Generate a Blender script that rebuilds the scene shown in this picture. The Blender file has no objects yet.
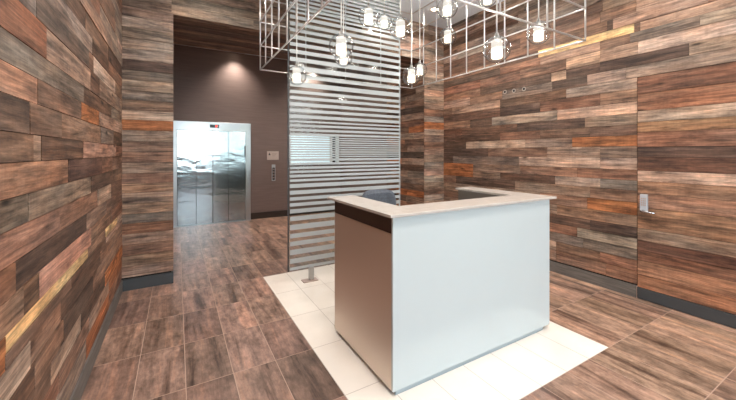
import bpy, bmesh, math, random
from mathutils import Vector, Matrix
R = random.Random(7)
scene = bpy.context.scene
COL = scene.collection

# ------------------------------------------------------------------ camera, world, exposure
cam_d = bpy.data.cameras.new('camera'); cam = bpy.data.objects.new('camera', cam_d); COL.objects.link(cam)
FPX = 330.5
cam_d.sensor_fit = 'HORIZONTAL'; cam_d.sensor_width = 36.0
cam_d.lens = 36.0 * FPX / 736.0
cam_d.shift_x = 0.0
cam_d.shift_y = -(200 - 153) / 736.0
cam_d.clip_start = 0.02; cam_d.clip_end = 200
cam.location = (0, 0, 1.5)
cam.rotation_euler = (math.pi / 2, 0, -math.radians(30.03))
scene.camera = cam
vs = scene.view_settings
vs.view_transform = 'Standard'; vs.look = 'None'; vs.gamma = 1.0; vs.use_curve_mapping = False
vs.exposure = 0.06

world = bpy.data.worlds.new('daylight'); scene.world = world; world.use_nodes = True
wn = world.node_tree.nodes; wl = world.node_tree.links
bg = wn['Background']
bg.inputs['Strength'].default_value = 8.5
tc = wn.new('ShaderNodeTexCoord'); sx = wn.new('ShaderNodeSeparateXYZ'); cr = wn.new('ShaderNodeValToRGB')
wl.new(tc.outputs['Generated'], sx.inputs[0]); wl.new(sx.outputs['Z'], cr.inputs[0]); wl.new(cr.outputs[0], bg.inputs['Color'])
cr.color_ramp.elements[0].position = 0.0; cr.color_ramp.elements[0].color = (.90, .96, 1.0, 1)
cr.color_ramp.elements[1].position = 0.6; cr.color_ramp.elements[1].color = (.62, .80, 1.0, 1)

def s2l(c):
    return tuple(((v / 255) / 12.92 if v / 255 <= .04045 else ((v / 255 + .055) / 1.055) ** 2.4) for v in c)

def spot(name, loc, energy, size=1.9, blend=.7, color=(1, .90, .80), radius=.06, target=None):
    l = bpy.data.lights.new(name, 'SPOT'); l.energy = energy; l.spot_size = size; l.spot_blend = blend
    l.color = color; l.shadow_soft_size = radius
    o = bpy.data.objects.new(name, l); COL.objects.link(o); o.location = loc
    if target:
        o.rotation_euler = (Vector(target) - Vector(loc)).to_track_quat('-Z', 'Y').to_euler()
    return o

# unseen ceiling downlights, nearly all added to light room and lobby (fittings are built further down at the same places)
CEIL = 3.72
ROOM_LIGHTS = [(0.35, 0.2), (0.35, 2.2), (0.35, 3.7), (2.0, -1.2), (3.45, 0.0), (3.45, 1.3), (3.45, 2.7), (3.45, 3.9), (0.9, -1.4), (1.2, .6), (2.3, .6)]  # unseen, added to light the reception room
LOBBY_LIGHTS = [(1.10, 7.57), (2.9, 7.57), (1.10, 6.3), (2.7, 6.2)]  # first makes the glow on the elevator wall; the rest are added
for (x, y) in ROOM_LIGHTS:
    spot('unseen_downlight_beam', (x, y, CEIL - .03), 80, 2.5, .8, (1, .91, .82))
for (x, y) in LOBBY_LIGHTS:
    spot('unseen_downlight_beam', (x, y, CEIL - .03), 120 if y > 7 else 130, 1.9 if y > 7 else 2.4, 1.0, (1, .90, .80))

# ------------------------------------------------------------------ materials
def mat(name, color, rough=.5, metal=0., emis=None, estr=0., spec=None, srgb=True):
    m = bpy.data.materials.new(name); m.use_nodes = True
    b = m.node_tree.nodes['Principled BSDF']
    c = s2l(color) if srgb else color
    b.inputs['Base Color'].default_value = (*c, 1); b.inputs['Roughness'].default_value = rough
    b.inputs['Metallic'].default_value = metal
    if spec is not None: b.inputs['Specular IOR Level'].default_value = spec
    if emis:
        b.inputs['Emission Color'].default_value = (*s2l(emis), 1); b.inputs['Emission Strength'].default_value = estr
    return m
def N(m, t, **kw):
    n = m.node_tree.nodes.new(t)
    for k, v in kw.items(): setattr(n, k, v)
    return n
def L(m, a, b): m.node_tree.links.new(a, b)
def ramp(m, src, stops):
    r = N(m, 'ShaderNodeValToRGB'); e = r.color_ramp.elements
    e[0].position, e[0].color = stops[0][0], (*stops[0][1], 1)
    e[1].position, e[1].color = stops[-1][0], (*stops[-1][1], 1)
    for p, c in stops[1:-1]:
        k = e.new(p); k.color = (*c, 1)
    L(m, src, r.inputs[0]); return r.outputs[0]
def mul(m, a, b, fac=1.0, mode='MULTIPLY'):
    x = N(m, 'ShaderNodeMix', data_type='RGBA', blend_type=mode)
    x.inputs[0].default_value = fac
    L(m, a, x.inputs[6]) if hasattr(a, 'links') else setattr(x.inputs[6], 'default_value', a)
    L(m, b, x.inputs[7]) if hasattr(b, 'links') else setattr(x.inputs[7], 'default_value', b)
    return x.outputs[2]
def noise(m, vec, scale, detail=4, rough=.6, dist=0.):
    n = N(m, 'ShaderNodeTexNoise'); n.inputs['Scale'].default_value = scale; n.inputs['Detail'].default_value = detail
    n.inputs['Roughness'].default_value = rough; n.inputs['Distortion'].default_value = dist
    L(m, vec, n.inputs['Vector']); return n.outputs['Fac']
def mapped(m, src, scale, loc=(0, 0, 0)):
    p = N(m, 'ShaderNodeMapping'); p.inputs['Scale'].default_value = scale; p.inputs['Location'].default_value = loc
    L(m, src, p.inputs['Vector']); return p.outputs[0]
def g(v): return (v, v, v)

def wood_material():
    m = mat('reclaimed_wood', (120, 90, 70), .62, spec=.35)
    b = m.node_tree.nodes['Principled BSDF']
    uv = N(m, 'ShaderNodeUVMap', uv_map='grain').outputs[0]
    at = N(m, 'ShaderNodeAttribute', attribute_name='tint').outputs['Color']
    # long wandering streaks, fine fibres, broad weathering, faint saw marks, colour drift, knots
    st = ramp(m, noise(m, mapped(m, uv, (1.1, 15, 1)), 1.0, 7, .66, 1.6), [(.32, (.40, .40, .41)), (.44, (.80, .79, .79)), (.56, (1.12, 1.11, 1.10)), (.68, (1.62, 1.60, 1.57))])
    fi = ramp(m, noise(m, mapped(m, uv, (3.2, 75, 1)), 1.0, 3, .6, .6), [(.3, g(.68)), (.7, g(1.30))])
    we = ramp(m, noise(m, mapped(m, uv, (2.6, 9, 1), (5, 3, 0)), 1.0, 6, .72), [(.34, (.42, .43, .45)), (.49, g(.98)), (.66, (1.55, 1.55, 1.52))])
    sw = ramp(m, noise(m, mapped(m, uv, (46, 4, 1)), 1.0, 2, .5), [(.35, g(.94)), (.65, g(1.05))])
    hue = ramp(m, noise(m, mapped(m, uv, (1.6, 5, 1), (31, 17, 0)), 1.0, 4, .65), [(.36, (.93, 1.0, 1.06)), (.64, (1.11, .98, .90))])
    v = N(m, 'ShaderNodeTexVoronoi'); v.inputs['Scale'].default_value = 1.0
    L(m, mapped(m, uv, (1.7, 6.0, 1)), v.inputs['Vector'])
    kn = ramp(m, v.outputs['Distance'], [(.035, g(.16)), (.075, g(.62)), (.13, g(1.))])
    c = mul(m, at, st)
    for k in (fi, we, sw, hue, kn): c = mul(m, c, k)
    L(m, c, b.inputs['Base Color'])
    bp = N(m, 'ShaderNodeBump'); bp.inputs['Strength'].default_value = .35; bp.inputs['Distance'].default_value = .004
    L(m, fi, bp.inputs['Height']); L(m, bp.outputs[0], b.inputs['Normal'])
    return m

def tile_material():
    m = mat('brown_tile', (120, 90, 75), .33, spec=.5)
    b = m.node_tree.nodes['Principled BSDF']
    uv = N(m, 'ShaderNodeUVMap', uv_map='grain').outputs[0]
    at = N(m, 'ShaderNodeAttribute', attribute_name='tint').outputs['Color']
    st = ramp(m, noise(m, mapped(m, uv, (.8, 8.5, 1)), 1.0, 6, .66, .5), [(.35, (.34, .31, .31)), (.46, g(.84)), (.55, g(1.08)), (.67, (1.62, 1.43, 1.29))])
    bl = ramp(m, noise(m, mapped(m, uv, (6, 9, 1), (9, 2, 0)), 1.0, 6, .75), [(.34, g(.55)), (.66, g(1.42))])
    fi = ramp(m, noise(m, mapped(m, uv, (14, 60, 1)), 1.0, 3, .6), [(.3, g(.82)), (.7, g(1.15))])
    c = mul(m, at, st); c = mul(m, c, bl); c = mul(m, c, fi)
    L(m, c, b.inputs['Base Color'])
    ro = N(m, 'ShaderNodeMapRange'); ro.inputs[3].default_value = .26; ro.inputs[4].default_value = .42
    L(m, noise(m, mapped(m, uv, (6, 9, 1)), 1.0), ro.inputs[0]); L(m, ro.outputs[0], b.inputs['Roughness'])
    return m

def steel_material(name, color, rough, wave=0., brush=(2, 2, 300), bstr=.02):
    m = mat(name, color, rough, 1.0)
    b = m.node_tree.nodes['Principled BSDF']
    oc = N(m, 'ShaderNodeTexCoord').outputs['Object']
    n1 = noise(m, mapped(m, oc, brush), 1.0, 2)
    bp = N(m, 'ShaderNodeBump'); bp.inputs['Strength'].default_value = bstr; bp.inputs['Distance'].default_value = .002
    L(m, n1, bp.inputs['Height'])
    last = bp
    if wave:
        n2 = noise(m, mapped(m, oc, (2.2, 1.6, 4.5)), 1.0, 2, .5, .8)
        b2 = N(m, 'ShaderNodeBump'); b2.inputs['Strength'].default_value = wave; b2.inputs['Distance'].default_value = .05
        L(m, n2, b2.inputs['Height']); L(m, bp.outputs[0], b2.inputs['Normal']); last = b2
    L(m, last.outputs[0], b.inputs['Normal'])
    return m

def glass_material(name, tint=(1, 1, 1), refl=1.0, base=.0, rough=.02):
    m = bpy.data.materials.new(name); m.use_nodes = True
    nt = m.node_tree; nt.nodes.clear()
    out = N(m, 'ShaderNodeOutputMaterial'); mx = N(m, 'ShaderNodeMixShader'); tr = N(m, 'ShaderNodeBsdfTransparent'); gl = N(m, 'ShaderNodeBsdfGlossy')
    tr.inputs[0].default_value = (*tint, 1); gl.inputs['Roughness'].default_value = rough
    lw = N(m, 'ShaderNodeLayerWeight'); lw.inputs[0].default_value = .5
    mr = N(m, 'ShaderNodeMapRange'); mr.inputs[3].default_value = .05 + base; mr.inputs[4].default_value = .05 + base + refl * .6
    pw = N(m, 'ShaderNodeMath', operation='POWER'); pw.inputs[1].default_value = 3.0
    L(m, lw.outputs['Facing'], pw.inputs[0]); L(m, pw.outputs[0], mr.inputs[0])
    L(m, mr.outputs[0], mx.inputs[0]); L(m, tr.outputs[0], mx.inputs[1]); L(m, gl.outputs[0], mx.inputs[2]); L(m, mx.outputs[0], out.inputs[0])
    return m

def fabric_material(name, color, scale=60):
    m = mat(name, color, .9); b = m.node_tree.nodes['Principled BSDF']
    oc = N(m, 'ShaderNodeTexCoord').outputs['Object']
    n = ramp(m, noise(m, mapped(m, oc, (scale,) * 3), 1.0, 3), [(.3, g(.8)), (.7, g(1.2))])
    L(m, mul(m, (*s2l(color), 1), n), b.inputs['Base Color'])
    return m

def noisy(name, color, rough, scale, lo, hi, spec=None, metal=0., sv=None):
    m = mat(name, color, rough, metal, spec=spec); b = m.node_tree.nodes['Principled BSDF']
    oc = N(m, 'ShaderNodeTexCoord').outputs['Object']
    n = ramp(m, noise(m, mapped(m, oc, sv or (scale,) * 3), 1.0, 4), [(.3, g(lo)), (.7, g(hi))])
    L(m, mul(m, (*s2l(color), 1), n), b.inputs['Base Color'])
    return m

M = {}
M['wood'] = wood_material()
M['tile'] = tile_material()
M['white_tile'] = noisy('white_tile', (246, 238, 228), .25, 3, .97, 1.02)
M['grout'] = mat('grout', (190, 162, 146), .8)
M['grout_white'] = mat('pale_grout', (196, 186, 176), .8)
M['backing'] = mat('wall_backing', (26, 20, 17), .9)
M['ceiling'] = noisy('ceiling_paint', (232, 244, 254), .85, 8, .98, 1.02)
M['taupe'] = noisy('taupe_wallcovering', (122, 104, 98), .5, 1, .88, 1.10, sv=(3, 3, 60))
M['plain'] = noisy('front_wall_paint', (205, 200, 194), .8, 6, .97, 1.03)
M['base_wood'] = noisy('grey_wood_baseboard', (108, 102, 97), .6, 1, .7, 1.25, sv=(4, 4, 60))
M['charcoal'] = noisy('charcoal_kickplate', (66, 69, 72), .45, 6, .93, 1.06)
M['dark_base'] = noisy('dark_baseboard', (52, 42, 36), .5, 6, .9, 1.1)
M['steel'] = steel_material('brushed_steel', (186, 188, 190), .28)
M['steel_door'] = steel_material('elevator_steel', (172, 180, 184), .13, .11, (2, 2, 2), .0)
M['steel_side'] = steel_material('desk_side_metal', (226, 212, 200), .48, 0, (2, 160, 2), .03)
M['bronze'] = noisy('dark_band_laminate', (62, 42, 32), .5, 3, .95, 1.05)
M['white_gloss'] = noisy('white_back_painted_glass', (197, 206, 208), .16, 2, .99, 1.01, spec=.6)
M['stone'] = noisy('counter_stone', (192, 184, 177), .22, 20, .93, 1.05)
M['cage'] = mat('pale_metal_rod', (226, 226, 226), .32, .65)
M['glass'] = glass_material('partition_glass', (.93, .96, .95), .6, -.03, .14)
M['globe'] = glass_material('globe_glass', (.97, .98, .98), 1.1, .03, .09)
_m = M['globe']; _n = _m.node_tree.nodes
_t = [k for k in _n if k.type == 'BSDF_TRANSPARENT'][0]; _lw = N(_m, 'ShaderNodeLayerWeight'); _lw.inputs[0].default_value = .5
L(_m, ramp(_m, _lw.outputs['Facing'], [(.45, (.97, .98, .98)), (.74, (.66, .68, .70)), (.93, (.16, .18, .19))]), _t.inputs[0])
M['frost'] = mat('white_frosted_film', (176, 182, 184), .5, spec=.25)
M['cap_metal'] = mat('satin_cap', (150, 148, 144), .4, .4)
M['cord'] = mat('white_cord', (225, 225, 222), .5)
M['tube_on'] = mat('lit_frosted_tube', (10, 10, 10), .9, 0, (255, 242, 218), 2.8, spec=0)
M['tube_dim'] = mat('upper_frosted_tube', (6, 6, 6), .9, 0, (255, 248, 236), .95, spec=0)
for _k in ('tube_on', 'tube_dim'):       # frosted glass lets part of the bulb's light straight through
    _m = M[_k]; _o = [n for n in _m.node_tree.nodes if n.type == 'OUTPUT_MATERIAL'][0]
    _x = N(_m, 'ShaderNodeMixShader'); _x.inputs[0].default_value = .4; _t = N(_m, 'ShaderNodeBsdfTransparent')
    L(_m, _m.node_tree.nodes['Principled BSDF'].outputs[0], _x.inputs[1]); L(_m, _t.outputs[0], _x.inputs[2]); L(_m, _x.outputs[0], _o.inputs[0])
M['led'] = mat('downlight_lens', (255, 255, 255), .5, 0, (255, 232, 205), 12)
M['fabric'] = fabric_material('grey_chair_fabric', (88, 93, 102))
M['black'] = mat('black_plastic', (24, 24, 26), .45)
M['chrome'] = mat('satin_chrome', (200, 200, 204), .25, 1.0)
M['silver'] = mat('silver_keypad', (196, 200, 208), .35, .2)
M['kick'] = mat('pale_metal_kick', (168, 182, 190), .35, .4)
M['inner'] = noisy('desk_inner_laminate', (92, 86, 80), .6, 5, .95, 1.05)
M['display'] = mat('display_black', (14, 12, 14), .2)
M['red_led'] = mat('red_digits', (200, 20, 10), .4, 0, (255, 50, 25), 3)
M['ink'] = mat('dark_ink', (34, 30, 30), .6)
M['plate'] = mat('satin_sign_plate', (196, 176, 166), .4, .6)
M['white_frame'] = mat('white_panel_frame', (214, 224, 228), .4)
M['pane'] = mat('glowing_pane', (190, 205, 212), .3, 0, (196, 214, 224), .85)  # even glow for the panel added on the lobby wall
M['street'] = noisy('pavement', (120, 118, 116), .9, 2, .8, 1.15)

# ------------------------------------------------------------------ mesh helpers
def build(name, bm, m, parent=None, smooth=False, bevel=0.):
    me = bpy.data.meshes.new(name); bm.to_mesh(me); bm.free()
    for k in (m if isinstance(m, (list, tuple)) else [m]): me.materials.append(k)
    if smooth:
        for p in me.polygons: p.use_smooth = True
    o = bpy.data.objects.new(name, me); COL.objects.link(o)
    if parent: o.parent = parent
    if bevel:
        b = o.modifiers.new('bevel', 'BEVEL'); b.width = bevel; b.segments = 2; b.limit_method = 'ANGLE'
    return o
def box(bm, x0, x1, y0, y1, z0, z1, mi=0):
    vs_ = [bm.verts.new(p) for p in [(x0, y0, z0), (x1, y0, z0), (x1, y1, z0), (x0, y1, z0), (x0, y0, z1), (x1, y0, z1), (x1, y1, z1), (x0, y1, z1)]]
    for f in [(0, 3, 2, 1), (4, 5, 6, 7), (0, 1, 5, 4), (1, 2, 6, 5), (2, 3, 7, 6), (3, 0, 4, 7)]:
        bm.faces.new([vs_[i] for i in f]).material_index = mi
def boxo(name, dims, m, parent=None, bevel=0.):
    bm = bmesh.new(); box(bm, *dims); return build(name, bm, m, parent, bevel=bevel)
def tube(bm, a, b, r, n=10, r2=None, mi=0):
    a, b = Vector(a), Vector(b); d = (b - a).normalized()
    q = d.to_track_quat('Z', 'Y'); r2 = r if r2 is None else r2
    rings = []
    for p, rr in ((a, r), (b, r2)):
        rings.append([bm.verts.new(p + q @ Vector((rr * math.cos(2 * math.pi * i / n), rr * math.sin(2 * math.pi * i / n), 0))) for i in range(n)])
    for i in range(n):
        j = (i + 1) % n
        bm.faces.new([rings[0][i], rings[0][j], rings[1][j], rings[1][i]]).material_index = mi
    bm.faces.new(rings[0][::-1]).material_index = mi; bm.faces.new(rings[1]).material_index = mi
def lathe(bm, prof, n=32, mi=0, closed_ends=False):
    rings = []
    for (r, z) in prof:
        if r < 1e-5: rings.append([bm.verts.new((0, 0, z))])
        else: rings.append([bm.verts.new((r * math.cos(2 * math.pi * i / n), r * math.sin(2 * math.pi * i / n), z)) for i in range(n)])
    for A, B in zip(rings, rings[1:]):
        for i in range(n):
            j = (i + 1) % n
            vs_ = ([A[0]] if len(A) == 1 else [A[i], A[j]]) + ([B[0]] if len(B) == 1 else [B[j], B[i]])
            if len(vs_) > 2: bm.faces.new(vs_).material_index = mi
def prism(bm, pts, a0, a1, axis='y', mi=0):
    def P(u, v, w): return {'y': (u, w, v), 'z': (u, v, w), 'x': (w, u, v)}[axis]
    A = [bm.verts.new(P(u, v, a0)) for u, v in pts]; B = [bm.verts.new(P(u, v, a1)) for u, v in pts]
    n = len(pts)
    bm.faces.new(A).material_index = mi; bm.faces.new(B[::-1]).material_index = mi
    for i in range(n):
        bm.faces.new([A[i], B[i], B[(i + 1) % n], A[(i + 1) % n]]).material_index = mi
    bmesh.ops.recalc_face_normals(bm, faces=bm.faces[:])
def empty(name, loc, label, cat, group=None, rz=0):
    o = bpy.data.objects.new(name, None); COL.objects.link(o); o.location = loc; o.rotation_euler = (0, 0, rz); o.empty_display_size = .1
    o['label'] = label; o['category'] = cat
    if group: o['group'] = group
    return o
def struct(o): o['kind'] = 'structure'; return o

# ------------------------------------------------------------------ plank walls
C = dict(D=(98, 75, 62), B=(130, 101, 84), T=(152, 127, 110), L=(174, 154, 137), G=(130, 117, 106), R=(132, 94, 75), O=(168, 108, 70),
         K=(78, 63, 55), Y=(208, 174, 128), P=(176, 147, 128))
def jit(c, a=.10):
    k = 1 + R.uniform(-a, a); return tuple(max(0, min(255, v * k * (1 + R.uniform(-.012, .012)))) for v in c)
MIX = 'DBBTTLGRROKPBDT'
class Planks:
    def __init__(s, origin, u, v, n):
        s.bm = bmesh.new(); s.o, s.u, s.v, s.n = Vector(origin), Vector(u), Vector(v), Vector(n)
        s.uv = s.bm.loops.layers.uv.new('grain'); s.t = s.bm.loops.layers.float_color.new('tint')
    def quad(s, u0, u1, v0, v1, code, gap=.0016):
        if u1 - u0 < .004 or v1 - v0 < .004: return
        dep = .012 + R.uniform(0, .006)
        cc = C[code] if isinstance(code, str) else code
        if code not in ('Y', 'O'): cc = tuple(v * .80 + m_ * .20 for v, m_ in zip(cc, (128, 103, 87)))
        col = (*s2l(jit(cc)), 1)
        a0, a1, b0, b1 = u0 + gap * .6, u1 - gap * .6, v0 + gap, v1 - gap
        P = lambda a, b, d: s.bm.verts.new(s.o + s.u * a + s.v * b + s.n * d)
        f = [P(a0, b0, dep), P(a1, b0, dep), P(a1, b1, dep), P(a0, b1, dep)]
        k = [P(a0, b0, 0), P(a1, b0, 0), P(a1, b1, 0), P(a0, b1, 0)]
        ou, ov = R.uniform(0, 60), R.uniform(0, 60)
        faces = [f] + [[k[i], k[(i + 1) % 4], f[(i + 1) % 4], f[i]] for i in range(4)]
        for fc in faces:
            F = s.bm.faces.new(fc)
            for l in F.loops:
                d = l.vert.co - s.o
                l[s.uv].uv = (d.dot(s.u) + ou, d.dot(s.v) + ov + d.dot(s.n)); l[s.t] = col
    def row(s, v0, v1, u0, u1, mix=MIX, lo=.25, hi=1.1):
        a = u0
        while a < u1 - .001:
            b = a + R.uniform(lo, hi)
            if u1 - b < .12: b = u1
            s.quad(a, min(b, u1), v0, v1, R.choice(mix)); a = b
    def segs(s, v0, v1, segs, end):
        for i, (a, c) in enumerate(segs):
            s.quad(a, segs[i + 1][0] if i + 1 < len(segs) else end, v0, v1, c)
    def done(s, name, parent=None): return build(name, s.bm, M['wood'], parent)

TH = math.radians(30.03); SI, CO = math.sin(TH), math.cos(TH)
def Y_on_X(px, X):
    X = X - .016 if X > 0 else X + .010
    return _yx(px, X)
def _yx(px, X):          # where the ray through column px meets the plane X = const
    r = (px - 368) / FPX; z = X / (SI + r * CO); return z * (CO - r * SI)
XR, XL, YB = 4.136, -.530, 4.445      # backing planes; the boards stand about 15 mm proud
ROW = .115

# --- right wall: rows read off the seam beside the flush door
def zr(y): return 1.5 - (y - 153) * .0103
wr = struct(boxo('wall_right', (XR, XR + .15, -3.0, YB + .2, 0, CEIL), M['backing']))
pw = Planks((XR, 0, 0), (0, 1, 0), (0, 0, 1), (-1, 0, 0))
rowsR = [
 (-1, 11, '440D 520B 600B 636T 680R 720T'), (11, 22, '440D 500B 560B 607K 613T 708R 722T'), (22, 31, '440B 500D 538Y 634B 640T'),
 (31, 41, '440K 500R 540T 600B 630G 700L'), (41, 54, '440R 480B 520D 566P 600T 638L'), (54, 65, '440B 480K 551P 566D 600K 689L'),
 (65, 77, '440P 470B 502G 552K 587L 626G'), (77, 88, '440B 452P 500D 566L'), (88, 101, '440D 500K 540R 600B'),
 (101, 113, '440B 470K 492L 557P'), (113, 124, '440D 455R 462D 517K 585T'), (124, 135, '440B 455D 500R 540D 590D'),
 (135, 146, '440D 466L 525T 572O'), (146, 158, '440K 488B 547T 600T'), (158, 170, '440K 453G 519L 600P'),
 (170, 181, '440O 473T 520B 577R'), (181, 191, '440O 473T 500D 555L 600G'), (191, 203, '440B 456K 515T 590B'),
 (203, 216, '440T 540B 587O'), (216, 228, '440B 540T 557B'), (228, 239, '440B 540D 590K'), (239, 250, '440T 540R 577L'),
 (250, 261, '440D 540G 583G'), (261, 272, '440B 540P 556B 600R'), (272, 285.5, '440T 556B 606R')]
Y_SEAM, DOOR_H = 1.568, zr(77)
for (ya, yb, st) in rowsR:
    v1, v0 = zr(ya), max(zr(yb), .14)
    seg = [(int(t[:3]), t[3]) for t in st.split()]
    ys = []
    for i, (px, c) in enumerate(seg):
        hi = YB if i == 0 else Y_on_X(px, XR)
        lo = Y_on_X(seg[i + 1][0], XR) if i + 1 < len(seg) else -.2
        ys.append((lo, hi, c))
    for lo, hi, c in ys:
        if ya >= 77: lo = max(lo, Y_SEAM)
        if hi > lo: pw.quad(lo, hi, v0, v1, c)
    if ya < 77: pw.row(v0, v1, -3.0, -.2)
z = zr(-1)
while z < CEIL - .01:
    pw.row(z, min(z + ROW, CEIL), -3.0, YB, 'TGBDTLGB', .4, 1.4); z += ROW
for (ya, yb, st) in rowsR:
    if ya >= 77: pw.row(max(zr(yb), .14), zr(ya), -3.0, .50)
# three old bolt holes in the grey plank
o = pw.done('plank_cladding', wr)
hb = bmesh.new(); ring = bmesh.new()
for px, yy in ((505, 92.2), (514, 91), (524, 89.2)):
    Yh = Y_on_X(px, XR); r = (px - 368) / FPX; zz = XR / (SI + r * CO); Z = 1.5 - (yy - 153) * zz / FPX
    tube(hb, (XR - .0215, Yh, Z), (XR - .010, Yh, Z), .017, 14); tube(ring, (XR - .0195, Yh, Z), (XR - .012, Yh, Z), .030, 16)
build('bolt_hole', hb, M['ink'], wr); build('washer_mark', ring, mat('pale_washer_mark', (160, 150, 142), .7), wr)
bm = bmesh.new(); box(bm, XR - .022, XR, Y_SEAM + .004, YB, .0, .125)
struct(build('baseboard_right', bm, M['base_wood']))

# flush door hidden in the plank wall
door = struct(boxo('door_1', (XR - .001, XR + .04, .52, Y_SEAM - .003, .0, DOOR_H - .004), M['backing']))
pd = Planks((XR - .001, 0, 0), (0, 1, 0), (0, 0, 1), (-1, 0, 0))
for ya, yb, c in [(77.4, 94, (112, 76, 60)), (94, 111, (146, 98, 74)), (111, 122.5, 'L'), (122.5, 132.5, (140, 106, 76)), (132.5, 147, (146, 104, 82)), (147, 157, 'K'), (157, 170.5, (106, 72, 58)),
                  (170.5, 181, (190, 160, 136)), (181, 193, (160, 120, 96)), (193, 207, (166, 128, 104)), (207, 228, (158, 118, 92)), (228, 240, 'T'), (240, 250, (100, 64, 50)), (250, 260, (118, 78, 60)), (260, 274, (150, 112, 86)), (274, 287, (146, 100, 74))]:
    pd.quad(.52, Y_SEAM - .004, zr(yb), zr(ya), c)
pd.done('plank_facing', door)
boxo('kick_panel', (XR - .024, XR - .001, .52, Y_SEAM - .004, .006, zr(287) - .002), M['charcoal'], door)
boxo('seam_strip', (XR - .020, XR + .0, Y_SEAM - .003, Y_SEAM + .003, 0, .125), M['plate'], door)
lk = boxo('door_lock', (XR - .042, XR - .013, 1.474, 1.534, .895, 1.08), M['silver'], door, .004)
bm = bmesh.new(); tube(bm, (XR - .04, 1.507, .912), (XR - .085, 1.507, .912), .013, 12); tube(bm, (XR - .08, 1.512, .912), (XR - .08, 1.40, .906), .010, 12)
build('lever_handle', bm, M['chrome'], lk, True)
bm = bmesh.new()
for i in range(4):
    for j in range(3): box(bm, XR - .0445, XR - .042, 1.484 + j * .015, 1.494 + j * .015, .965 + i * .022, .979 + i * .022)
build('keypad_button', bm, M['plate'], lk)

# --- left wall: rows read off the left edge of the photo
def zl(y): return 1.5 - (y - 153) * .003456
wl_ = struct(boxo('wall_left', (XL - .15, XL, -3.0, YB + .2, 0, CEIL), M['backing']))
pw = Planks((XL, 0, 0), (0, 1, 0), (0, 0, 1), (1, 0, 0))
LR = (150, 92, 66)
rowsL = [
 (-116, -81, [(0, 'G'), (50, 'D'), (85, 'B'), (108, 'K')]), (-81, -48, [(0, 'T'), (40, 'G'), (92, 'D'), (108, 'R')]),
 (-48, -13, [(0, 'G'), (35, (108, 96, 86)), (88, 'B'), (93, 'L'), (115, 'B')]), (-13, 29, [(0, (152, 100, 76)), (45, 'T'), (90, 'D'), (99, 'T')]),
 (29, 61, [(0, (132, 120, 108)), (83, 'D'), (111, 'G')]), (61, 93, [(0, (158, 124, 106)), (36, 'B'), (80, 'O'), (98, 'T')]),
 (93, 131, [(0, (98, 78, 68)), (28, 'B'), (60, (140, 112, 94)), (100, 'G'), (113, 'D')]), (131, 163, [(0, 'B'), (31, 'P'), (40, 'D'), (82, (156, 118, 100)), (115, 'R')]),
 (163, 200, [(0, (146, 108, 86)), (67, (92, 66, 58)), (101, 'R'), (112, 'B')]), (200, 233, [(0, (112, 100, 90)), (27, (128, 114, 100)), (90, 'D'), (112, 'B')]),
 (233, 269, [(0, (142, 106, 88)), (59, 'B'), (97, 'P'), (110, 'B')]), (269, 302, [(0, 'R'), (13, 'K'), (86, 'T'), (106, 'B')]),
 (302, 337, [(0, 'B'), (22, 'D'), (38, (176, 132, 114)), (90, 'B'), (110, 'R')]), (337, 356, [(0, 'O'), (3.5, 'Y'), (87, 'B'), (105, 'Y'), (116, 'P')]), (356, 372, [(0, 'O'), (3.5, 'B'), (70, 'D'), (105, 'T'), (116, 'P')]),
 (372, 405, [(0, 'L'), (28, 'B'), (60, 'D'), (100, 'B')]), (405, 440, [(0, 'D'), (33, 'B'), (62, 'K'), (92, 'B')]),
 (440, 472, [(0, 'B'), (25, 'D'), (50, 'P'), (80, 'D'), (104, 'O')]), (472, 505, [(0, 'K'), (30, 'R'), (58, 'B'), (88, 'P'), (108, 'O')]),
 (505, 550, [(0, 'D'), (50, 'G'), (85, 'O'), (108, 'R')])]
for (ya, yb, seg) in rowsL:
    v1, v0 = zl(ya), max(zl(yb), .14)
    for i, (px, c) in enumerate(seg):
        lo = .05 if i == 0 else Y_on_X(px, XL)
        hi = Y_on_X(seg[i + 1][0], XL) if i + 1 < len(seg) else YB
        pw.quad(lo, hi, v0, v1, c)
    pw.row(v0, v1, -3.0, .05)
z = zl(-116)
while z < CEIL - .01:
    pw.row(z, min(z + ROW, CEIL), -3.0, YB, 'TGBDTRGB', .4, 1.2); z += ROW
pw.done('plank_cladding', wl_)
bm = bmesh.new(); box(bm, XL, XL + .022, -3.0, YB, 0, .125)
struct(build('baseboard_left', bm, M['base_wood']))

# --- back wall: left stub, header beam with its soffit, right stub
XS, XS2, YSOF, ZH = -.035, 3.68, 5.62, 3.10
bs = struct(boxo('wall_back_left', (XL - .15, XS - .02, YB, YB + .2, 0, CEIL), M['backing']))
def face_planks(origin, u, width, v0, v1, parent, codes, n, first=None, long=False):
    p = Planks(origin, u, (0, 0, 1), n)
    z = v0; i = 0
    while z < v1 - .01:
        h = ROW * R.choice((.9, 1, 1, 1.05)); z2 = min(z + h, v1)
        if v1 - z2 < .05: z2 = v1
        if long: p.row(z, z2, 0, width, codes, .6, 1.8)
        else: p.quad(0, width, z, z2, codes[i % len(codes)])
        z = z2; i += 1
    return p.done('plank_cladding', parent)
face_planks((XL, YB, 0), (1, 0, 0), XS - XL, .14, CEIL, bs, [(128, 106, 92), (142, 120, 104), 'B', (138, 116, 100), 'R', 'G', (128, 104, 88), 'T', (148, 116, 92), 'B', (146, 126, 110), 'B', 'T', (150, 134, 120), 'O', 'L', (136, 112, 96), 'G', 'L', 'G', 'K', (152, 136, 124), (160, 146, 134), 'G', (146, 132, 122), 'G', 'G', (138, 128, 118), (146, 132, 120), 'G', 'D', 'G'], (0, -1, 0))
pj = Planks((XS - .02, YB + .2, 0), (0, -1, 0), (0, 0, 1), (1, 0, 0))
z = .14
while z < ZH: pj.quad(0, .2, z, min(z + ROW, ZH), R.choice('TBGR')); z += ROW
pj.done('end_cladding', bs)
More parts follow.
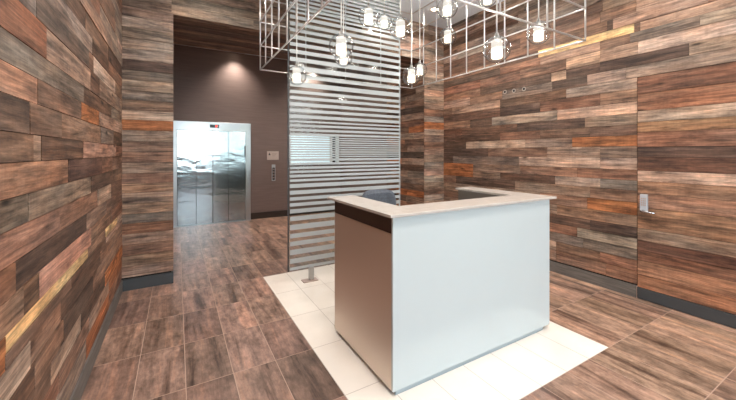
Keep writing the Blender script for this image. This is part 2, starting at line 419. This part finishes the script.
bm = bmesh.new(); box(bm, XL, XS, YB - .022, YB, 0, .125); box(bm, XS - .02, XS - .001, YB, YB + .2, 0, .125)
struct(build('baseboard_back', bm, M['charcoal']))

hd = struct(boxo('wall_back_header', (XS - .02, XR + .15, YB, YSOF, ZH + .02, CEIL), M['backing']))
face_planks((XS - .02, YB, 0), (1, 0, 0), XR - XS + .02, ZH, CEIL, hd, 'TGGTLGLB', (0, -1, 0), long=True)
ps = Planks((XS - .02, YB, ZH + .02), (1, 0, 0), (0, 1, 0), (0, 0, -1))
v = 0
while v < YSOF - YB - .01:
    ps.row(v, min(v + ROW * 1.05, YSOF - YB), 0, XR - XS, 'DBKDRBTD', .6, 1.8); v += ROW * 1.05
ps.done('soffit_cladding', hd)

br = struct(boxo('wall_back_right', (XS2 + .02, XR + .15, YB, YSOF, 0, ZH + .02), M['backing']))
face_planks((XS2, YB, 0), (1, 0, 0), XR - XS2, .14, ZH, br, ['T', 'B', 'L', 'B', 'T', 'G', 'B', 'T', 'L', 'P', 'G', 'T', 'T', 'R', 'T', 'P', 'O', 'G', 'R', 'T', 'L', 'P', 'T', 'G', 'L', 'T', 'B', 'T', 'G'], (0, -1, 0))
p = Planks((XS2 + .02, YSOF, 0), (0, -1, 0), (0, 0, 1), (-1, 0, 0)); z = .14; i = 0
for c in ['B', 'T', 'D', 'R', 'K', 'O', 'D', 'B', 'G', 'D', 'O', 'K', 'B', 'D', 'T', 'O', 'B', 'D', 'K', 'B', 'T', 'D', 'B', 'G', 'B', 'D']:
    if z < ZH:
        p.row(z, min(z + ROW, ZH), 0, YSOF - YB, [c, c, R.choice(MIX)], .5, 1.3); z += ROW
p.done('side_cladding', br)
bm = bmesh.new(); box(bm, XS2, XR - .022, YB - .022, YB, 0, .125); box(bm, XS2, XS2 + .02, YB, YSOF, 0, .125)
struct(build('baseboard_back_right', bm, M['charcoal']))

# --- elevator lobby
YE = 7.8
struct(boxo('wall_elevator', (-.3, XS2 + .15, YE, YE + .15, 0, CEIL), M['taupe']))
struct(boxo('wall_lobby_left', (-.3, -.16, YB + .2, YE, 0, CEIL), M['taupe']))
struct(boxo('wall_lobby_right', (XS2, XS2 + .15, YSOF, YE, 0, CEIL), M['taupe']))
bm = bmesh.new(); box(bm, 1.44, XS2, YE - .02, YE, 0, .13); box(bm, 1.44, XS2, YE - .024, YE, .13, .14)
struct(build('baseboard_lobby', bm, M['dark_base']))

# --- unseen front wall behind the viewer; window added to light the room
YF = -3.0
bm = bmesh.new()
WX0, WX1, WZ0, WZ1 = -.35, 4.0, .95, 3.3
box(bm, XL - .15, WX0, YF - .15, YF, 0, CEIL); box(bm, WX1, XR + .15, YF - .15, YF, 0, CEIL)
box(bm, WX0, WX1, YF - .15, YF, 0, WZ0); box(bm, WX0, WX1, YF - .15, YF, WZ1, CEIL)
struct(build('wall_front', bm, M['plain']))
struct(boxo('reflection_band_panel', (WX0, WX1, YF, YF + .03, .0, .95), M['dark_base']))  # unseen dark panel, added to give the elevator doors a dark reflected band
bm = bmesh.new()
for k in range(4):
    x = WX0 + (WX1 - WX0) * k / 3; box(bm, x - .03, x + .03, YF - .11, YF - .05, WZ0, WZ1)
for z in (WZ0 + .03, 2.55, WZ1 - .03): box(bm, WX0, WX1, YF - .105, YF - .055, z - .03, z + .03)
wf = struct(build('added_window', bm, M['charcoal']))
boxo('pane_sheet', (WX0, WX1, YF - .084, YF - .078, WZ0, WZ1), M['glass'], wf)
struct(boxo('ground_outside', (-20, 24, -40, YF - .15, -.1, -.02), M['street']))

# --- ceiling and floor
struct(boxo('ceiling', (XL - .15, XR + .15, YF - .15, YE + .15, CEIL, CEIL + .12), M['ceiling']))
bm = bmesh.new(); uv = bm.loops.layers.uv.new('grain'); tl = bm.loops.layers.float_color.new('tint')
TX, TY, GX, GY = .2835, .5635, .05, .715
wx0, wx1, wy0, wy1 = .897, 2.882, 1.2785, 4.096
def tile(x0, x1, y0, y1, mi):
    gp = .0025
    vs_ = [bm.verts.new(q) for q in ((x0 + gp, y0 + gp, 0), (x1 - gp, y0 + gp, 0), (x1 - gp, y1 - gp, 0), (x0 + gp, y1 - gp, 0))]
    F = bm.faces.new(vs_); F.material_index = mi
    ou, ov = R.uniform(0, 80), R.uniform(0, 80)
    w = max(0, min(1, (x0 - .8) / 2.4))
    base = tuple(a * (1 - w) + b * w for a, b in zip((142, 114, 101), (157, 127, 108)))
    col = (*s2l(jit(base, .09)), 1)
    for l in F.loops: l[uv].uv = (l.vert.co.y + ou, l.vert.co.x + ov); l[tl] = col
i0 = -3
for i in range(i0, 16):
    for j in range(-8, 14):
        x0, x1 = GX + i * TX, GX + (i + 1) * TX; y0, y1 = GY + j * TY, GY + (j + 1) * TY
        x0, x1 = max(x0, XL), min(x1, XR); y0, y1 = max(y0, YF), min(y1, YE)
        if x1 - x0 < .01 or y1 - y0 < .01: continue
        xc, yc = (x0 + x1) / 2, (y0 + y1) / 2
        white = wx0 < xc < wx1 and wy0 < yc < wy1
        tile(x0, x1, y0, y1, 1 if white else 0)
def flat(x0, x1, y0, y1, z, mi):
    F = bm.faces.new([bm.verts.new(q) for q in ((x0, y0, z), (x1, y0, z), (x1, y1, z), (x0, y1, z))]); F.material_index = mi
flat(XL, XR, YF, YE, -.0012, 2); flat(wx0, wx1, wy0, wy1, -.0008, 3)
box(bm, XL - .15, XR + .15, YF - .15, YE + .15, -.12, -.002, 2)
struct(build('floor', bm, [M['tile'], M['white_tile'], M['grout'], M['grout_white']]))

# --- elevator entrance in the end wall
ED = YE - .001
ev = struct(boxo('door_2', (0.0, 1.325, ED - .012, ED, .0, 1.975), M['black']))
for k, (a, b) in enumerate(((.0, .346), (.346, .66), (.664, .972), (.972, 1.325))):
    boxo('door_panel', (a + .003, b - .001, ED - (.050 if k in (1, 2) else .045), ED - .014, .012, 1.972), M['steel_door'], ev, .002)
bm = bmesh.new(); box(bm, -.12, 0, ED - .07, ED, 0, 1.975); box(bm, 1.325, 1.432, ED - .07, ED, 0, 1.975)
build('door_jamb', bm, M['steel'], ev, bevel=.003)
boxo('header', (-.12, 1.432, ED - .072, ED, 1.975, 2.155), M['steel'], ev, .003)
boxo('door_sill', (-.12, 1.432, ED - .10, ED - .046, 0, .008), M['steel'], ev)
fd = boxo('floor_indicator', (.60, .78, ED - .078, ED - .072, 2.035, 2.105), M['display'], ev)
bm = bmesh.new()   # red arrow and digit
box(bm, .715, .722, ED - .080, ED - .078, 2.05, 2.09); box(bm, .735, .742, ED - .080, ED - .078, 2.05, 2.09); box(bm, .722, .735, ED - .080, ED - .078, 2.05, 2.056); box(bm, .722, .735, ED - .080, ED - .078, 2.084, 2.09)
build('red_digit', bm, M['red_led'], fd)
boxo('door_sensor_strip', (1.300, 1.324, ED - .048, ED - .03, 1.42, 1.66), M['black'], ev)

# --- framed glowing panel added on the lobby wall, seen through the partition
w3 = boxo('glow_panel', (2.34, 3.62, YE - .03, YE, 1.22, 1.94), M['white_frame'])
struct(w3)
boxo('pane_sheet', (2.37, 3.36, YE - .034, YE - .03, 1.25, 1.91), M['pane'], w3)  # pale sheet of the added panel, glowing by emission
boxo('side_pane', (3.44, 3.52, YE - .034, YE - .03, 1.25, 1.91), M['display'], w3)

# --- call panel and sign plate on the elevator wall
t = empty('emergency_sign', (1.94, YE, 1.44), 'small satin square plate with a dark symbol, on the brown wall right of the elevator', 'sign')
boxo('plate', (-.135, .135, -.012, 0, -.10, .10), M['plate'], t, .003)
bm = bmesh.new()
prism(bm, [(-.105, .01), (-.055, .01), (-.08, .07)], -.0145, -.012); build('symbol', bm, M['ink'], t)
bm = bmesh.new()
for k in range(3): box(bm, -.02, .09 - .02 * k, -.0135, -.012, .045 - k * .028, .052 - k * .028)
build('engraved_text', bm, mat('faint_engraving', (150, 132, 122), .5), t)
t = empty('call_button_panel', (1.955, YE, 1.04), 'narrow dark vertical call station below the satin plate beside the elevator', 'button panel')
boxo('backplate', (-.042, .042, -.014, 0, -.19, .19), M['steel'], t, .003)
boxo('black_insert', (-.026, .026, -.017, -.014, -.17, .12), M['black'], t)
for k in range(4):
    bm = bmesh.new(); tube(bm, (0, -.017, .08 - k * .065), (0, -.024, .08 - k * .065), .014, 16); build('call_button', bm, M['plate'], t)

# ------------------------------------------------------------------ glass partition
YG, GX0, GX1, GZ0 = 3.72, 1.105, 2.655, .145
gp = empty('glass_partition', ((GX0 + GX1) / 2, YG, 0), 'tall clear glass partition with horizontal white frosted stripes, behind the reception desk', 'partition')
def L2(x): return x - (GX0 + GX1) / 2
boxo('glass_panel', (L2(GX0), L2(GX1), -.006, .006, GZ0, CEIL), M['glass'], gp)
gaps = [5, 9, 13.4, 19.8, 26.5, 32.8, 40.2, 47.3, 54.8, 63, 72, 79.4, 88, 94.4, 100.5, 107, 113, 119, 123, 127.5, 132, 136]
gaps += [138.4 + 2.45 * k for k in range(9)] + [162, 166, 170, 174, 178.5, 183, 189.4, 196, 202, 208, 215, 223, 232, 240, 248, 257, 265.6]
gaps = [5 - 4.2 * k for k in range(9, 0, -1)] + gaps
zs = []
for i, y in enumerate(gaps):
    pitch = (gaps[min(i + 1, len(gaps) - 1)] - gaps[max(i - 1, 0)]) / (2 if 0 < i < len(gaps) - 1 else 1)
    hw = pitch * (.215 if y > 150 else .24)
    zs.append((1.5 - (y - hw - 153) * .011455, 1.5 - (y + hw - 153) * .011455))
bm = bmesh.new(); top = CEIL
for a, b in zs:
    if a < top: box(bm, L2(GX0) + .012, L2(GX1) - .012, -.0075, -.006, a, min(top, CEIL)); top = b
box(bm, L2(GX0) + .012, L2(GX1) - .012, -.0075, -.006, GZ0 + .01, top)
build('frosted_stripes', bm, M['frost'], gp)
boxo('glass_edge_strip', (L2(GX1) - .010, L2(GX1) + .002, -.010, .010, GZ0, CEIL), M['frost'], gp)
boxo('glass_edge_strip', (L2(GX0) - .012, L2(GX0) + .0, -.009, .009, GZ0, CEIL), M['charcoal'], gp)
for x in (1.375, 2.40):
    bm = bmesh.new(); box(bm, L2(x) - .028, L2(x) + .028, -.022, .022, .008, .155)
    po = build('floor_post', bm, M['steel'], gp, bevel=.003)
    boxo('base_plate', (L2(x) - .11, L2(x) + .07, -.06, .04, 0, .010), M['plate'], po, .002)

# ------------------------------------------------------------------ reception desk
DX0, DX1, DY0, DY1, DT = 1.143, 2.762, 1.672, 2.535, 1.109
rd = empty('reception_desk', ((DX0 + DX1) / 2, (DY0 + DY1) / 2, 0), 'white reception desk with pale stone counter and brown metallic side, on white floor tiles', 'desk')
rd.location = (0, 0, 0)
def part(name, dims, m, bev=0.): return boxo(name, dims, m, rd, bev)
part('front_panel', (DX0 - .001, DX1, DY0, DY0 + .018, .035, DT), M['white_gloss'], .002)
part('side_panel', (DX0, DX0 + .02, DY0 + .0185, DY1, .035, DT - .108), M['steel_side'], .0015)
part('fascia_band', (DX0 + .001, DX0 + .02, DY0 + .0185, DY1, DT - .107, DT), M['bronze'])
part('side_panel', (DX1 - .02, DX1, DY0 + .0185, DY1, .035, DT), M['white_gloss'], .0015)
part('end_panel', (DX0 + .0205, DX0 + .20, DY1 - .02, DY1, .035, DT), M['inner'])
part('end_panel', (DX1 - .20, DX1 - .0205, DY1 - .02, DY1, .035, DT), M['inner'])
part('inner_panel', (DX0 + .185, DX0 + .20, DY0 + .22, DY1 - .0205, .035, DT), M['inner'])
part('inner_panel', (DX1 - .20, DX1 - .185, DY0 + .22, DY1 - .0205, .035, DT), M['inner'])
part('inner_panel', (DX0 + .2005, DX1 - .2005, DY0 + .205, DY0 + .22, .035, DT), M['inner'])
part('toe_kick', (DX0 + .03, DX1 - .075, DY0 + .014, DY1 - .04, 0, .035), M['kick'])
part('work_surface', (DX0 + .201, DX1 - .201, DY0 + .2205, DY0 + .66, .715, .74), M['stone'], .003)
bm = bmesh.new()
cx0, cx1, cy0, cy1 = 1.105, 2.812, 1.640, 2.60; ix0, ix1, iy = 1.352, 2.586, 1.905
prism(bm, [(cx0, cy0), (cx1, cy0), (cx1, cy1), (ix1, cy1), (ix1, iy), (ix0, iy), (ix0, cy1), (cx0, cy1)], DT, DT + .019, 'z')
build('countertop', bm, M['stone'], rd, bevel=.0025)

# ------------------------------------------------------------------ office chair
ch = empty('office_chair', (1.90, 3.00, 0), 'grey fabric office chair whose backrest shows above the desk counter', 'chair', rz=math.radians(-8))
bm = bmesh.new()
prof = []
W2, ZB, ZT = .225, .60, 1.10
n = 28
for i in range(n):
    a = 2 * math.pi * i / n; e = .42
    x = math.copysign(abs(math.cos(a)) ** e, math.cos(a)) * W2; z = math.copysign(abs(math.sin(a)) ** e, math.sin(a)) * (ZT - ZB) / 2 + (ZT + ZB) / 2
    prof.append((x * (1 - .12 * (z - ZB) / (ZT - ZB)), z))
rings = []
for (sc, y) in ((.90, -.03), (1.0, -.012), (1.0, .015), (.92, .035)):
    rings.append([bm.verts.new((x * sc, y + .9 * (x * sc) ** 2 * -1 + .10, (z - .85) * sc + .85)) for x, z in prof])
for A, B in zip(rings, rings[1:]):
    for i in range(n): bm.faces.new([A[i], A[(i + 1) % n], B[(i + 1) % n], B[i]])
bm.faces.new(rings[0][::-1]); bm.faces.new(rings[-1]); bmesh.ops.recalc_face_normals(bm, faces=bm.faces[:])
build('backrest', bm, M['fabric'], ch, bevel=.004)
bm = bmesh.new(); prism(bm, [(math.copysign(abs(math.cos(2 * math.pi * i / 24)) ** .45, math.cos(2 * math.pi * i / 24)) * .24, math.copysign(abs(math.sin(2 * math.pi * i / 24)) ** .45, math.sin(2 * math.pi * i / 24)) * .23 - .16) for i in range(24)], .43, .50, 'z')
build('seat', bm, M['fabric'], ch, bevel=.02)
bm = bmesh.new(); tube(bm, (0, .165, .85), (0, .15, .44), .022, 12); tube(bm, (0, .15, .43), (0, -.10, .415), .022, 12)
build('back_bracket', bm, M['black'], ch, True)
for s in (-1, 1):
    bm = bmesh.new(); tube(bm, (s * .20, -.12, .42), (s * .27, -.12, .45), .014); tube(bm, (s * .27, -.12, .44), (s * .27, -.12, .645), .014); box(bm, s * .27 - .035, s * .27 + .035, -.25, .02, .64, .668)
    build('armrest', bm, M['black'], ch, bevel=.004)
bm = bmesh.new(); tube(bm, (0, -.12, .10), (0, -.12, .43), .026, 16); build('gas_column', bm, M['chrome'], ch, True)
bm = bmesh.new()
for k in range(5):
    a = 2 * math.pi * k / 5; tube(bm, (0, -.12, .115), (.27 * math.cos(a), -.12 + .27 * math.sin(a), .075), .024, 10, .015)
build('star_base', bm, M['black'], ch)
for k in range(5):
    a = 2 * math.pi * k / 5; c = Vector((.27 * math.cos(a), -.12 + .27 * math.sin(a), .028)); d = Vector((-math.sin(a), math.cos(a), 0)) * .02
    bm = bmesh.new(); tube(bm, c - d, c + d, .028, 16); tube(bm, c + Vector((0, 0, .0)), c + Vector((0, 0, .05)), .008); build('caster', bm, M['black'], ch)

# ------------------------------------------------------------------ rod cage over the desk
CG, CX0, CY1, CZ0, NX, NY, NZ = .2865, .866, 4.085, 2.5, 8, 9, 4
CX1, CY0 = CX0 + CG * NX - .013, CY1 - CG * (NY - .25)
CX1 = 3.145; CY0 = 1.578; gy = (CY1 - CY0) / 9; gx = (CX1 - CX0) / 8; CZ1 = CZ0 + CG * NZ
cg = empty('light_cage', ((CX0 + CX1) / 2, (CY0 + CY1) / 2, CZ0), 'pale open grid cage of thin metal rods hanging from the ceiling above the desk', 'light frame')
ox, oy, oz = -(CX0 + CX1) / 2, -(CY0 + CY1) / 2, -CZ0
def rodmesh(d, r=.0078):
    b = bmesh.new(); tube(b, (0, 0, 0), d, r, 8); me = bpy.data.meshes.new('rod'); b.to_mesh(me); b.free(); me.materials.append(M['cage'])
    for p in me.polygons: p.use_smooth = len(p.vertices) == 4
    return me
mv = rodmesh((0, 0, CZ1 - CZ0)); mx_ = rodmesh((CX1 - CX0, 0, 0)); my_ = rodmesh((0, CY1 - CY0, 0)); mh = rodmesh((0, 0, CEIL - CZ1)); mt = rodmesh((CX1 - CX0, 0, 0), .010)
def rod(me, x, y, z, nm='rod'):
    o = bpy.data.objects.new(nm, me); COL.objects.link(o); o.parent = cg; o.location = (x + ox, y + oy, z + oz)
for k in range(10):
    for x in (CX0, CX1): rod(mv, x, CY0 + gy * k, CZ0)
for k in (2, 4, 6):
    for y in (CY0, CY1): rod(mv, CX0 + gx * k, y, CZ0)
for lv in range(NZ + 1):
    z = CZ0 + CG * lv
    for x in (CX0, CX1): rod(my_, x, CY0, z)
    for y in (CY0, CY1): rod(mx_, CX0, y, z)
for x in (CX0, CX1):
    for y in (CY0, CY1): rod(mh, x, y, CZ1, 'hanger_rod')

# ------------------------------------------------------------------ globe pendants
def circ_prof(r, a0, a1, n): return [(r * math.sin(a0 + (a1 - a0) * i / n), r * math.cos(a0 + (a1 - a0) * i / n)) for i in range(n + 1)]
GR = .098
def pendant_parts():
    bm = bmesh.new(); lathe(bm, circ_prof(GR, .17, math.pi, 22), 36); me1 = bpy.data.meshes.new('glass_globe'); bm.to_mesh(me1); bm.free(); me1.materials.append(M['globe'])
    bm = bmesh.new(); lathe(bm, [(0, -.066), (.036, -.066), (.040, -.060), (.040, .005)], 24, 0); lathe(bm, [(.040, .005), (.040, .062), (.034, .068), (0, .068)], 24, 1)
    me2 = bpy.data.meshes.new('frosted_tube'); bm.to_mesh(me2); bm.free(); me2.materials.append(M['tube_on']); me2.materials.append(M['tube_dim'])
    # small metal cap
    bm = bmesh.new(); lathe(bm, [(0, .125), (.010, .125), (.018, .100), (.020, .092), (.020, .069), (0, .069)], 20); me3 = bpy.data.meshes.new('cap'); bm.to_mesh(me3); bm.free(); me3.materials.append(M['cap_metal'])
    for me in (me1, me2, me3):
        for p in me.polygons: p.use_smooth = True
    return me1, me2, me3
pm = pendant_parts()
# (photo column, photo row, globe width in the photo, label)
PEND = [(296.7, 75.4, 19.3, 'glass globe pendant hanging lowest at the left, over the edge of the striped glass'),
        (341.2, 46.2, 24.5, 'large glass globe pendant hanging in front of another, over the middle of the striped glass'),
        (343.6, 57.5, 18, 'glass globe pendant half hidden behind the large globe over the striped glass'),
        (368.7, 16.5, 20.6, 'glass globe pendant high over the striped glass, left of the smaller one'),
        (384.4, 22, 15.4, 'small glass globe pendant between two larger ones high over the striped glass'),
        (400.4, 28.3, 21.5, 'glass globe pendant overlapping the upper right edge of the striped glass'),
        (411.5, 76.2, 18.2, 'low glass globe pendant just right of the striped glass, left one of a pair'),
        (419.8, 70, 14.5, 'small glass globe pendant tucked behind the low one right of the striped glass'),
        (447.3, 8, 20.5, 'glass globe pendant against the white ceiling, directly above a smaller globe'),
        (447.6, 36.6, 16.8, 'glass globe pendant at the wood wall corner, directly below a larger globe'),
        (496.8, 49.5, 26.3, 'largest glass globe pendant, in front of the right plank wall'),
        (538.6, 33, 22.6, 'rightmost glass globe pendant, just under the near bar of the rod cage'),
        (487.5, -3, 19.5, 'glass globe pendant cut by the top of the picture, above the largest globe')]
for (px, py, w, lab) in PEND:
    zc = 2 * GR * FPX / w; r = (px - 368) / FPX * zc
    X, Y, Z = zc * SI + r * CO, zc * CO - r * SI, 1.5 - (py - 153) * zc / FPX
    Z = min(Z, CEIL - .2)
    t = empty('globe_pendant', (X, Y, Z), lab, 'pendant lamp', 'glass globe pendants over the desk')
    for nm, me in zip(('glass_globe', 'cap', 'frosted_tube'), (pm[0], pm[2], pm[1])):
        o = bpy.data.objects.new(nm, me); COL.objects.link(o); o.parent = t if nm != 'frosted_tube' else capo
        if nm == 'cap': capo = o
    pl = bpy.data.lights.new('bulb_light', 'POINT'); pl.energy = 11; pl.color = (1, .93, .85); pl.shadow_soft_size = .034
    po = bpy.data.objects.new('bulb_light', pl); COL.objects.link(po); po.parent = t; po.location = (0, 0, .01)
    bm = bmesh.new(); tube(bm, (0, 0, .12), (0, 0, CEIL - Z - .012), .0055, 8); build('cord', bm, M['cord'], t, True)
    bm = bmesh.new(); tube(bm, (0, 0, CEIL - Z - .02), (0, 0, CEIL - Z), .045, 24); build('ceiling_canopy', bm, M['cord'], t)

# ------------------------------------------------------------------ unseen downlight fittings, nearly all added for light
for (x, y), where in [(q, 'room') for q in ROOM_LIGHTS] + [(q, 'lobby') for q in LOBBY_LIGHTS]:
    t = empty('unseen_downlight', (x, y, CEIL), 'unseen round downlight in the white ceiling of the %s' % ('reception room' if where == 'room' else 'elevator lobby'), 'ceiling light', 'unseen downlights of the ' + where)
    bm = bmesh.new(); lathe(bm, [(.055, -.004), (.085, -.006), (.09, 0), (.055, 0), (.055, -.004)], 24); build('trim_ring', bm, M['cord'], t)
    bm = bmesh.new(); lathe(bm, [(0, -.003), (.055, -.003)], 24); build('lens', bm, M['led'], t)
